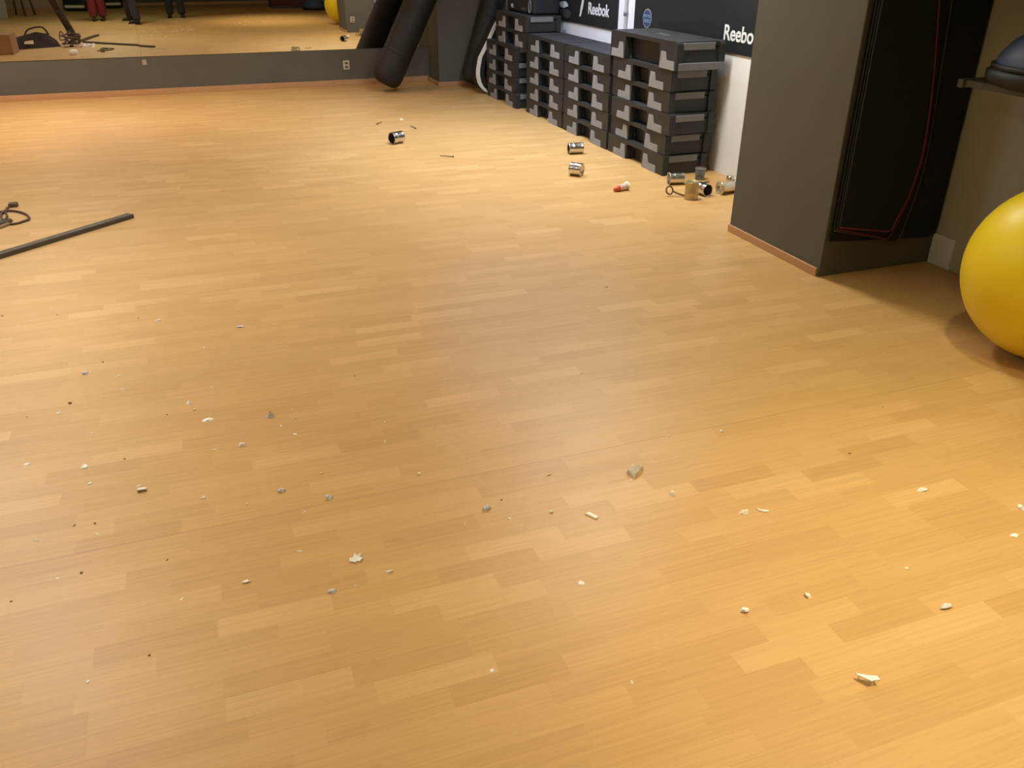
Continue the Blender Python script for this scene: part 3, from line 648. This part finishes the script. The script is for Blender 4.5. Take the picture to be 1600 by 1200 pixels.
for i, (x, y, w, h, kd, lb) in enumerate(DEB):
    if 'largest debris chunk' in lb:
        # long ribbed translucent chunk lying aslant, made as one block with ridges
        b = MB(); rz = Matrix.Rotation(math.radians(36), 4, 'Z')
        for q in range(4):
            v = (q-1.5)*0.0085
            b.hull([rz @ Vector((u, v+s*0.0052, z)) for (u, s, z) in ((-0.036+0.004*q, -1, 0), (-0.034+0.004*q, 1, 0), (0.034-0.003*q, -1, 0), (0.036, 1, 0), (-0.026+0.003*q, -0.6, 0.014), (-0.024, 0.6, 0.018), (0.026, -0.6, 0.019-0.002*q), (0.024-0.004*q, 0.6, 0.014))])
        tag(b.build('glass_chunk', 'chip_t', loc=(x, y+0.012, 0)), lb, 'debris chunk'); continue
    if lb.startswith('grey stone-like'):
        o = empty('mortar_chip', (x, y, 0), 0, lb, 'debris chip', 'chips of plaster and mortar on the floor')
        MB().hull([(-0.013, -0.010, 0), (0.014, -0.008, 0), (0.012, 0.010, 0), (-0.011, 0.011, 0), (-0.007, -0.004, 0.017), (0.006, 0.002, 0.021), (0.002, 0.008, 0.015), (-0.015, 0, 0.006)]).build('stone_body', 'chip_g', o)
        MB().hull([(-0.006, 0.004, 0.014), (0.004, 0.006, 0.017), (0.002, 0.013, 0.012), (-0.002, 0.008, 0.023), (-0.006, 0.012, 0.012)]).build('orange_tip', 'orange', o)
        continue
    if lb.startswith('jagged bright'):
        b = MB(); P_ = [(-0.021, -0.006), (-0.012, -0.009), (-0.006, -0.013), (0.004, -0.010), (0.008, -0.014), (0.014, -0.006), (0.022, -0.004), (0.012, 0.001), (0.016, 0.012), (0.004, 0.009), (-0.002, 0.016), (-0.008, 0.006), (-0.019, 0.005)]
        b.prism(P_, 'z', 0.001, 0.004)
        for v in b.bm.verts: v.co.z += max(0, v.co.y)*0.6 + abs(v.co.x)*0.12
        tag(b.build('plaster_chip', 'chip_w', loc=(x, y, 0)), lb, 'debris chip', 'chips of plaster and mortar on the floor'); continue
    if lb.startswith('white rectangular'):
        tag(MB().prism([(-0.017, 0.015), (-0.001, 0.019), (0.017, -0.013), (0.005, -0.021)], 'z', 0.0, 0.005, 0.0008).build('plaster_chip', 'chip_w', loc=(x, y, 0)), lb, 'debris chip', 'chips of plaster and mortar on the floor'); continue
    if lb.startswith('narrow bent'):
        tag(MB().prism([(-0.016, 0.015), (-0.008, 0.010), (0.002, 0.001), (0.017, -0.006), (0.016, -0.011), (0.001, -0.008), (-0.008, 0.002)], 'z', 0.0, 0.005, 0.0006).build('plaster_chip', 'chip_w', loc=(x, y, 0)), lb, 'debris chip', 'chips of plaster and mortar on the floor'); continue
    if lb.startswith('white-topped'):
        o = empty('plaster_chip', (x, y, 0), 0.1, lb, 'debris chip', 'chips of plaster and mortar on the floor')
        MB().hull([(-0.013, -0.006, 0), (0.013, -0.007, 0), (0.014, 0.006, 0), (-0.012, 0.005, 0), (-0.014, -0.006, 0.010), (0.014, -0.007, 0.008), (0.014, 0.005, 0.009), (-0.012, 0.005, 0.010)]).build('brown_backing', 'chip_b', o)
        MB().hull([(-0.014, -0.006, 0.0102), (0.0145, -0.007, 0.0085), (0.014, 0.005, 0.009), (-0.012, 0.005, 0.0105), (-0.012, -0.004, 0.0125), (0.012, -0.005, 0.011), (0.010, 0.004, 0.011), (-0.008, 0.004, 0.0125)]).build('white_face', 'chip_w', o)
        continue
    chip(x, y, w, h, kd, lb, 100+i)
# tented flake standing on its edge in the right foreground
b = MB()
b.prism([(-0.024, 0.006), (-0.018, 0.001), (0.006, -0.010), (0.012, -0.006), (0.024, -0.002), (0.020, 0.008), (0.002, 0.006)], 'z', 0.016, 0.0195)
for v in b.bm.verts: v.co.z += 0.04*v.co.x - 0.25*v.co.y
for v in b.bm.verts: v.co.x *= 1.15; v.co.y *= 1.35
b.hull([(0.011, -0.007, 0.0), (0.015, -0.006, 0.0), (0.013, -0.001, 0.0), (0.016, -0.006, 0.018), (0.010, -0.008, 0.018), (0.013, 0.001, 0.018)])
b.hull([(-0.021, 0.006, 0.0), (-0.017, 0.004, 0.0), (-0.019, 0.008, 0.0), (-0.021, 0.006, 0.014), (-0.017, 0.003, 0.015), (-0.018, 0.008, 0.014)])
tag(b.build('plaster_chip', 'chip_w', loc=(1.318, 1.085, 0), rot=(0, 0, math.radians(-34))), 'tented white plaster flake casting a shadow, nearest the bottom right corner', 'debris chip', 'chips of plaster and mortar on the floor')
SPK=[(-0.14,3.63,'c'),(-0.55,3.62,'b'),(-0.59,3.53,'w'),(-0.48,3.46,'w'),(-0.46,3.33,'w'),(-0.12,3.23,'c'),(-0.68,3.20,'w'),(-0.79,3.21,'b'),(-0.29,3.05,'b'),(0.16,2.93,'c'),(0.17,2.86,'c'),(0.11,2.82,'c'),(0.15,2.74,'w'),(0.20,2.67,'c'),(-0.55,3.00,'c'),(-0.53,2.65,'w'),(-0.38,2.58,'c'),(0.12,2.25,'c'),(-0.56,2.42,'b'),(-0.50,2.41,'b'),(-0.49,2.35,'c'),(-0.58,2.17,'c'),(-0.52,2.17,'b'),(-0.69,2.11,'b'),(-0.25,1.96,'c'),(0.21,1.85,'c'),(0.08,2.06,'c'),(-0.29,2.15,'b'),(-0.33,1.77,'b'),(-0.47,1.73,'w'),(0.72,2.00,'c'),(0.58,2.02,'c'),(0.73,2.10,'b'),(0.79,2.98,'c'),(2.33,2.18,'b'),(1.98,1.95,'b'),(1.72,1.39,'c'),(0.47,1.43,'w'),(0.78,1.28,'c'),(0.44,3.13,'b'),(0.48,2.72,'c'),(0.45,2.58,'c'),(-0.79,4.25,'b'),(-0.42,4.08,'b'),(-1.04,4.33,'b'),(-0.95,4.18,'c'),(-0.94,3.77,'c'),(-0.43,2.77,'b'),(1.87,3.70,'b'),(3.31,4.89,'b')]
pr = {}
for i, (x, y, kd) in enumerate(SPK):
    R = random.Random(900+i); k2 = (kd, i % 3)
    dark = kd == 'b'
    lab = 'tiny brown speck of grit on the floor' if dark else 'tiny pale crumb of plaster on the floor'
    if k2 not in pr:
        s = 0.0052 if dark else 0.0062
        o = MB().hull([(R.uniform(-s, s)*1.2, R.uniform(-s, s), R.choice((0, 0, 0.002, 0.003))) for _ in range(12)]+[(s*.6, 0, 0), (-s*.6, 0, 0), (0, s*.6, 0)]).build('grit_speck' if dark else 'plaster_crumb', 'chip_d' if dark else 'chip_'+kd)
        pr[k2] = o
        tag(o, lab, 'crumb', 'tiny brown specks' if dark else 'tiny pale crumbs')
    else:
        o = pr[k2].copy(); C.objects.link(o)
    o.location = (x, y, 0); o.rotation_euler = (0, 0, R.uniform(0, 6)); s = R.uniform(0.7, 1.1); o.scale = (s, s, s)

# ------------------------------------------------------------------ steel profile and cable on the floor at the left
d0 = Vector((-1.345, 5.135)); d1 = Vector((-0.515, 5.868)); a0 = d1+(d0-d1).normalized()*1.55
ax = (d1-a0).normalized(); ang = math.atan2(ax.y, ax.x); Lb = (d1-a0).length
br = empty('steel_profile', (a0.x, a0.y, 0), ang, 'long dark metal profile bar lying on the floor at the left edge', 'metal bar')
MB().prism([(-0.028, 0), (0.028, 0), (0.028, 0.024), (0.024, 0.028), (0.006, 0.028), (0.004, 0.025), (-0.004, 0.025), (-0.006, 0.028), (-0.024, 0.028), (-0.028, 0.024)], 'x', 0, Lb-0.004).build('channel', 'bar', br)
MB().box(Lb-0.004, Lb, -0.030, 0.030, 0.0, 0.027, 0.002).build('end_plate', 'shelf_metal', br)
def catm(P, n=8, closed=False):
    P = [Vector(p) for p in P]; out = []
    m = len(P)
    for i in range(m-1):
        p0 = P[max(0, i-1)]; p1 = P[i]; p2 = P[i+1]; p3 = P[min(m-1, i+2)]
        for k in range(n):
            t = k/n; out.append(0.5*((2*p1)+(p2-p0)*t+(2*p0-5*p1+4*p2-p3)*t*t+(3*p1-p0-3*p2+p3)*t**3))
    return out+[P[-1]]
cb = empty('cable', (-1.3, 6.0, 0), 0, 'looped brown cable lying on the floor at the left edge, beyond the metal bar', 'cable')
MB().tube(catm([(-0.07, 0.277, 0.008), (-0.034, 0.264, 0.008), (0.022, 0.273, 0.008), (0.086, 0.222, 0.008), (0.135, 0.146, 0.008), (0.162, 0.068, 0.008), (0.166, 0.01, 0.008), (0.145, -0.016, 0.008), (0.116, -0.05, 0.008), (0.073, -0.056, 0.008), (0.002, 0.024, 0.008), (-0.048, 0.063, 0.008)]), 0.0075, 8).build('wire_run', 'cable', cb)
MB().tube(catm([(0.03, 0.058, 0.008), (0.012, 0.064, 0.008), (-0.007, 0.127, 0.008), (-0.018, 0.212, 0.008), (-0.008, 0.243, 0.008), (0.012, 0.201, 0.008), (0.028, 0.115, 0.008), (0.024, 0.06, 0.008), (0.007, 0.044, 0.008), (-0.01, -0.037, 0.008)]), 0.007, 8).build('wire_run', 'cable', cb)
MB().tube(catm([(-0.02, 0.248, 0.008), (-0.005, 0.302, 0.008), (-0.002, 0.361, 0.008), (0.018, 0.403, 0.008)]), 0.007, 8).build('wire_run', 'cable', cb)
MB().tube(catm([(0.062, 0.025, 0.008), (0.04, -0.012, 0.008), (0.01, -0.027, 0.008), (-0.02, -0.045, 0.008)]), 0.016, 8).build('wire_bundle', 'cable', cb)
MB().tube(catm([(0.06, -0.058, 0.008), (0.04, -0.087, 0.008), (0.022, -0.113, 0.008), (-0.006, -0.134, 0.008)]), 0.012, 8).build('wire_bundle', 'chip_b', cb)
MB().box(-0.0020000000000000018,0.053000000000000005,0.378,0.43300000000000005,0.0,0.026,0.006).build('plug', 'cable', cb)
# ------------------------------------------------------------------ debris heap that only the mirror shows (it lies left of the picture)
hp = empty('fallen_profile', (-1.80, 4.66, 0), 0, 'dark metal channel leaning up out of the debris heap, seen in the mirror', 'metal channel')
top = Vector((-0.80, 1.5, CZ-0.01)); dirv = top.normalized(); q_ = Vector((0, 0, 1)).rotation_difference(dirv)
ch = MB()
for (u0, u1, v0, v1) in ((-0.055, -0.040, -0.03, 0.03), (0.040, 0.055, -0.03, 0.03), (-0.055, 0.055, -0.03, -0.02)): ch.box(u0, u1, v0, v1, 0.02, top.length-0.08)
bmesh.ops.rotate(ch.bm, verts=ch.bm.verts, cent=(0, 0, 0), matrix=q_.to_matrix()); ch.build('channel', 'bar', hp)
w = MB()
for k in range(7): w.box(-0.04, 0.04, -0.02, 0.0, 0.2+0.38*k, 0.26+0.38*k)
bmesh.ops.rotate(w.bm, verts=w.bm.verts, cent=(0, 0, 0), matrix=q_.to_matrix()); w.build('cross_ties', 'shelf_metal', hp)
def bar_(a, b, s, label, m='bar'):
    a, b = Vector(a), Vector(b); L_ = (b-a).length; t = empty('steel_profile', a.to_tuple(), math.atan2(b.y-a.y, b.x-a.x), label, 'metal bar')
    MB().box(0, L_, -s, s, 0, s*1.2, 0.002).build('channel', m, t)
    MB().box(-0.003, 0.0, -s*0.9, s*0.9, 0.001, s*1.1).build('end_plate', 'shelf_metal', t)
bar_((-1.76, 4.70, 0), (-1.53, 3.65, 0), 0.028, 'short metal bar at the foot of the leaning channel, seen in the mirror')
bar_((-2.00, 4.95, 0), (-1.72, 5.06, 0), 0.022, 'shortest metal bar in the mirrored heap, lying in the rubble')
rb = MB(); R = random.Random(5)
for k in range(70):
    c = Vector((max(-1.70, min(-1.48, R.gauss(-1.58, 0.08))), max(5.30, min(5.65, R.gauss(5.45, 0.12))), 0)); s = R.uniform(0.01, 0.04)
    rb.hull([c+Vector((R.uniform(-s, s), R.uniform(-s, s), R.choice((0, s*0.5, s*1.1)))) for _ in range(9)])
tag(rb.build('rubble', 'chip_p'), 'scatter of pale rubble and dust beside the metal bars, seen in the mirror', 'rubble', kind='stuff')
# dark folded bag / sheet
tb = empty('tool_bag', (-2.45, 5.35, 0), math.radians(-25), 'dark slumped bag left of the leaning channel, seen in the mirror', 'bag')
bd_ = MB().hull([(-0.42, -0.20, 0), (0.40, -0.22, 0), (0.42, 0.2, 0), (-0.4, 0.2, 0), (-0.38, -0.1, 0.12), (-0.1, 0, 0.17), (0.12, 0.05, 0.24), (0.30, 0, 0.20), (0.40, 0.1, 0.10), (-0.42, 0.12, 0.08)])
bd_.build('bag_body', 'heap_bag', tb)
MB().tube(catm([(-0.05, -0.05, 0.15), (0.05, -0.08, 0.27), (0.25, -0.02, 0.30), (0.33, 0, 0.18)]), 0.014, 8).build('handle', 'banner', tb)
MB().hull([(-0.15, 0.20, 0.08), (0.0, 0.20, 0.07), (0.0, 0.21, 0.13), (-0.13, 0.21, 0.12), (-0.08, 0.16, 0.1)]).build('pale_patch', 'chip_w', tb)
ct = empty('cable_tangle', (-1.82, 5.42, 0), 0, 'tangle of brown cable between the dark bag and the leaning channel, seen in the mirror', 'cable')
R = random.Random(8); pts = [(R.uniform(-0.16, 0.16), R.uniform(-0.14, 0.14), R.uniform(0.03, 0.24)) for _ in range(26)]
MB().tube(catm(pts, 6), 0.011, 6).build('coil', 'cable', ct)
MB().box(-0.03, 0.03, -0.02, 0.02, 0.0, 0.03, 0.006).build('plug', 'black_plastic', ct)
lr = empty('lamp_ring', (-1.68, 6.62, 0), 0, 'white round lamp ring lying by itself in front of the heap, seen in the mirror', 'lamp ring')
MB().lathe([(0.038, 0.0), (0.064, 0.0), (0.068, 0.02), (0.060, 0.060), (0.045, 0.072), (0.036, 0.066), (0.034, 0.01)], Matrix.Translation((0, 0, 0.0)), 32).build('ring', 'chip_w', lr)
MB().lathe([(0, 0.01), (0.032, 0.01), (0.032, 0.04), (0, 0.042)], n=28).build('lamp_insert', 'grey_cloth', lr)
cbx = empty('cardboard_box', (-2.93, 6.12, 0), math.radians(3), 'brown cardboard box at the left edge of the mirror', 'box')
MB().box(-0.38, 0.38, -0.22, 0.22, 0, 0.29, 0.004).build('carton', 'card', cbx)
for s in (-1, 1): MB().box(-0.375, 0.375, 0.01 if s > 0 else -0.215, 0.215 if s > 0 else -0.01, 0.291, 0.295, 0.001).build('flap', 'card', cbx)
# towards the back wall, seen small in the mirror
bl = empty('half_ball_trainer', (3.33, -2.15, 0), 0, 'blue half ball trainer on the floor, seen in the mirror', 'balance trainer')
MB().lathe([(0, 0), (0.28, 0), (0.315, 0.012), (0.325, 0.035), (0.325, 0.055), (0.30, 0.07), (0, 0.07)], n=48).build('base', 'black_plastic', bl)
MB().lathe([(0.30, 0.065), (0.302, 0.085), (0.285, 0.14), (0.245, 0.20), (0.19, 0.245), (0.12, 0.275), (0.05, 0.287), (0, 0.288)], n=48).build('dome', 'blue', bl)
for k in range(5):
    o = empty('gym_mat', (2.93, -3.45, 0.055*k), 0, '%s gym mat of the stack beside the half ball, in the mirror' % ['bottom blue-grey', 'second maroon', 'third maroon', 'fourth maroon', 'topmost maroon'][k], 'gym mat', 'gym mats stacked by the back wall')
    MB().box(-0.62, 0.30, -0.5, 0.5, 0, 0.052, 0.012).build('mat_foam', 'bluegrey' if k == 0 else 'red_mat', o)
    MB().box(-0.625, 0.305, -0.505, 0.505, 0.022, 0.028).build('edge_seam', 'bluegrey', o)
pb = tag(MB().prism([(-4.28, 0.0), (-3.72, 0.0), (-3.66, 1.1), (-4.28, 1.1)], 'y', -1.30, -1.27).build('plasterboard', 'grey_cloth'), 'pale grey board standing at the far left of the mirror', 'board')
def stool(x, y, label):
    t = empty('stool', (x, y, 0), math.radians(20), label, 'stool')
    MB().box(-0.19, 0.19, -0.19, 0.19, 0.70, 0.74, 0.02).build('seat', 'black_plastic', t)
    for sx in (-1, 1):
        for sy in (-1, 1): MB().tube([(sx*0.22, sy*0.22, 0.0), (sx*0.19, sy*0.19, 0.35), (sx*0.16, sy*0.16, 0.70)], 0.022, 8).build('leg', 'bar', t)
stool(-3.55, -1.95, 'dark-legged stool beside the pale board, seen in the mirror')
def floor_bag(x, y, rz, label, w=0.5):
    t = empty('holdall', (x, y, 0), rz, label, 'bag')
    MB().box(-w/2, w/2, -0.16, 0.16, 0, 0.30, 0.08, 4).build('bag_body', 'banner', t)
    MB().tube(catm([(-0.12, 0, 0.29), (-0.08, 0, 0.40), (0.08, 0, 0.40), (0.12, 0, 0.29)]), 0.012, 8).build('handle', 'banner', t)
    MB().box(-w*0.4, w*0.4, 0.158, 0.163, 0.08, 0.14, 0.001).build('pale_band', 'chip_p', t)
floor_bag(-2.42, -3.15, 0.3, 'black bag on the floor left of the person in red trousers, seen in the mirror', 0.6)
floor_bag(-1.62, -3.9, 0.0, 'black bag on the floor between the red and the dark trousers, seen in the mirror', 0.45)

# ------------------------------------------------------------------ people (the mirror shows their legs)
def skinned(name, chains, m, parent, sub=2):
    """chains: list of lists of (co, radius); chains start at an existing joint by repeating its position"""
    bm = bmesh.new(); key = {}; rad = []
    def V(co, r):
        k = tuple(round(c, 4) for c in co)
        if k not in key: key[k] = bm.verts.new(co); rad.append(r)
        return key[k]
    for ch_ in chains:
        prev = None
        for co, r in ch_:
            v = V(co, r)
            if prev is not None and prev is not v and bm.edges.get((prev, v)) is None: bm.edges.new((prev, v))
            prev = v
    me = bpy.data.meshes.new(name); bm.to_mesh(me); bm.free()
    o = bpy.data.objects.new(name, me); C.objects.link(o)
    md = o.modifiers.new('skin', 'SKIN'); md.use_smooth_shade = True
    lay = me.skin_vertices[0].data if me.skin_vertices else None
    if lay is None:
        bm = bmesh.new(); bm.from_mesh(me); bm.verts.layers.skin.verify(); bm.to_mesh(me); bm.free(); lay = me.skin_vertices[0].data
    for i, r in enumerate(rad):
        rr = r if isinstance(r, tuple) else (r, r); lay[i].radius = rr; lay[i].use_root = (i == 0)
    s = o.modifiers.new('sub', 'SUBSURF'); s.levels = sub; s.render_levels = sub
    dg = bpy.context.evaluated_depsgraph_get(); dg.update()
    nm = bpy.data.meshes.new_from_object(o.evaluated_get(dg)); bpy.data.objects.remove(o)
    for p_ in nm.polygons: p_.use_smooth = True
    nm.materials.clear(); nm.materials.append(M[m]); nm.name = name
    o = bpy.data.objects.new(name, nm); C.objects.link(o); o.parent = parent
    return o
def lerp(a, b, t): return tuple(a[i]+(b[i]-a[i])*t for i in range(3))
def person(loc, heading, feet, label, trousers, jacket, arms, shoe='shoe'):
    """local frame: +y is forward, x to the right; feet = [(x, y, toe azimuth deg), ...] left and right"""
    t = empty('person', (loc[0], loc[1], 0), heading, label, 'person')
    hip = (0, 0, 0.93); chest = (0, 0.01, 1.32); neck = (0, 0.0, 1.47)
    ch_ = [[(hip, (0.15, 0.11)), ((0, 0, 1.10), (0.14, 0.10)), (chest, (0.165, 0.11)), ((0, 0, 1.42), (0.10, 0.085)), (neck, 0.055), ((0, 0.012, 1.545), 0.058), ((0, 0.012, 1.61), (0.078, 0.092)), ((0, 0.005, 1.685), (0.076, 0.092)), ((0, -0.002, 1.745), (0.045, 0.055))],
           [((0, 0.012, 1.61), 0), ((0, 0.075, 1.575), (0.030, 0.03)), ((0, 0.085, 1.545), (0.025, 0.022))],
           [((0, 0.012, 1.61), 0), ((0, 0.085, 1.62), (0.016, 0.02)), ((0, 0.118, 1.605), (0.010, 0.010))]]
    for s in (-1, 1): ch_.append([((0, 0.012, 1.61), 0), ((s*0.078, -0.005, 1.62), (0.012, 0.022)), ((s*0.088, -0.012, 1.63), (0.006, 0.02))])
    tro = [[((0, 0, 0.97), (0.155, 0.115)), ((0, 0, 0.88), (0.15, 0.12))]]
    for i, s in enumerate((-1, 1)):
        fx, fy, az = feet[i]; h = (s*0.09, 0, 0.86); an = (fx, fy, 0.085); kn = lerp(h, an, 0.5); kn = (kn[0], kn[1]+0.035, kn[2]+0.02)
        ch_.append([(hip, 0), (h, 0.085), (lerp(h, kn, 0.5), 0.075), (kn, 0.055), (lerp(kn, an, 0.35), 0.052), (an, 0.036)])
        tro.append([((0, 0, 0.88), 0), (h, 0.115), (lerp(h, kn, 0.5), 0.11), (kn, 0.10), (lerp(kn, an, 0.4), 0.098), (lerp(kn, an, 0.88), 0.092), ((an[0], an[1], 0.06), 0.088)])
        a = math.radians(az); dx, dy = math.sin(a), math.cos(a)
        f = skinned('shoe', [[((fx-dx*0.06, fy-dy*0.06, 0.045), (0.042, 0.044)), ((fx, fy, 0.055), (0.043, 0.052)), ((fx+dx*0.09, fy+dy*0.09, 0.04), (0.045, 0.038)), ((fx+dx*0.17, fy+dy*0.17, 0.030), (0.040, 0.028))]], shoe, t)
        zm = min(v.co.z for v in f.data.vertices)
        for v in f.data.vertices: v.co.z = max(0.0, v.co.z-zm*0.5 if False else v.co.z)
        sl = MB(); pts = []
        for k in range(16):
            q2 = 2*math.pi*k/16; u = 0.055+0.135*math.cos(q2); w_ = 0.047*math.sin(q2); pts.append((fx+dx*u+dy*w_, fy+dy*u-dx*w_))
        sl.prism(pts, 'z', 0.0, 0.018, 0.003).build('sole', 'black_plastic', f)
    jk = [[((0, 0, 0.90), (0.168, 0.13)), ((0, 0, 1.10), (0.158, 0.12)), (chest, (0.185, 0.13)), ((0, 0, 1.425), (0.12, 0.10)), ((0, 0, 1.475), (0.062, 0.062))]]
    for i, s in enumerate((-1, 1)):
        sh_ = (s*0.17, 0, 1.40); el, wr = arms[i]; d = (Vector(wr)-Vector(el)).normalized()
        up = Vector((0, 0, 1)); side = d.cross(up); side = side.normalized() if side.length > 0.1 else Vector((1, 0, 0)); nrm = side.cross(d).normalized()
        pm = tuple(Vector(wr)+d*0.05); pe = tuple(Vector(wr)+d*0.085)
        ch_.append([(chest, 0), (sh_, 0.06), (lerp(sh_, el, 0.5), 0.048), (el, 0.040), (lerp(el, wr, 0.5), 0.035), (wr, 0.024), (pm, (0.034, 0.018)), (pe, (0.030, 0.014))])
        for q3, (off, ln) in enumerate(((-0.027, 0.062), (-0.009, 0.072), (0.009, 0.068), (0.027, 0.052))):
            b0 = Vector(pe)+side*off; b1_ = b0+d*ln*0.5-nrm*0.006; b2_ = b0+d*ln*0.85-nrm*0.022
            ch_.append([(pe, 0), (tuple(b0), 0.009), (tuple(b1_), 0.0085), (tuple(b2_), 0.007)])
        th = Vector(wr)+d*0.03-side*s*0.03; ch_.append([(pm, 0), (tuple(th), 0.012), (tuple(th+d*0.03-side*s*0.02), 0.010), (tuple(th+d*0.052-side*s*0.024), 0.008)])
        jk.append([(chest, 0), (sh_, 0.078), (lerp(sh_, el, 0.5), 0.064), (el, 0.056), (lerp(el, wr, 0.5), 0.048), (lerp(el, wr, 0.95), 0.040)])
    skinned('body', ch_, 'skin', t); skinned('trousers', tro, trousers, t); skinned('jacket', jk, jacket, t)
    hr = bmesh.new(); bmesh.ops.create_uvsphere(hr, u_segments=32, v_segments=20, radius=1)
    for v in hr.verts:
        v.co = Vector((v.co.x*0.090, v.co.y*0.108-0.012, v.co.z*0.095+1.685))
        if v.co.y > 0.045 and v.co.z < 1.715: v.co.y = 0.045
        if v.co.z < 1.60: v.co.z = 1.60
    for f in hr.faces: f.smooth = True
    k = MB(); k.bm.free(); k.bm = hr; k.build('hair', 'hair', t)
    for s in (-1, 1):
        MB().lathe([(0, 0.008), (0.010, 0.004), (0.011, 0), (0, -0.01)], Matrix.Translation((s*0.032, 0.098, 1.640)) @ Matrix.Rotation(-math.pi/2, 4, 'X'), 14).build('eye', 'eye', t)
    return t
down = [((-0.24, -0.02, 1.12), (-0.25, 0.05, 0.86)), ((0.24, -0.02, 1.12), (0.25, 0.05, 0.86))]
phone = [((-0.23, 0.06, 1.17), (-0.09, 0.26, 1.50)), ((0.23, 0.06, 1.17), (0.09, 0.26, 1.50))]
person((-1.73, 0.09), 0, [(-0.09, 0.02, 5), (0.09, -0.02, -5)], 'person in red trousers and dark shoes, leftmost of the people in the mirror', 'red_cloth', 'grey_jacket', down)
person((-0.97, 0.72), math.radians(90), [(-0.42, 0.10, 0), (0.40, -0.06, 0)], 'person striding in dark trousers, middle one of the people in the mirror', 'navy_cloth', 'grey_jacket', down)
person((-0.12, -0.60), 0, [(-0.13, -0.02, -10), (0.14, 0.0, 12)], 'person standing with feet apart in dark trousers, rightmost of the people in the mirror', 'navy_cloth', 'grey_jacket', phone)
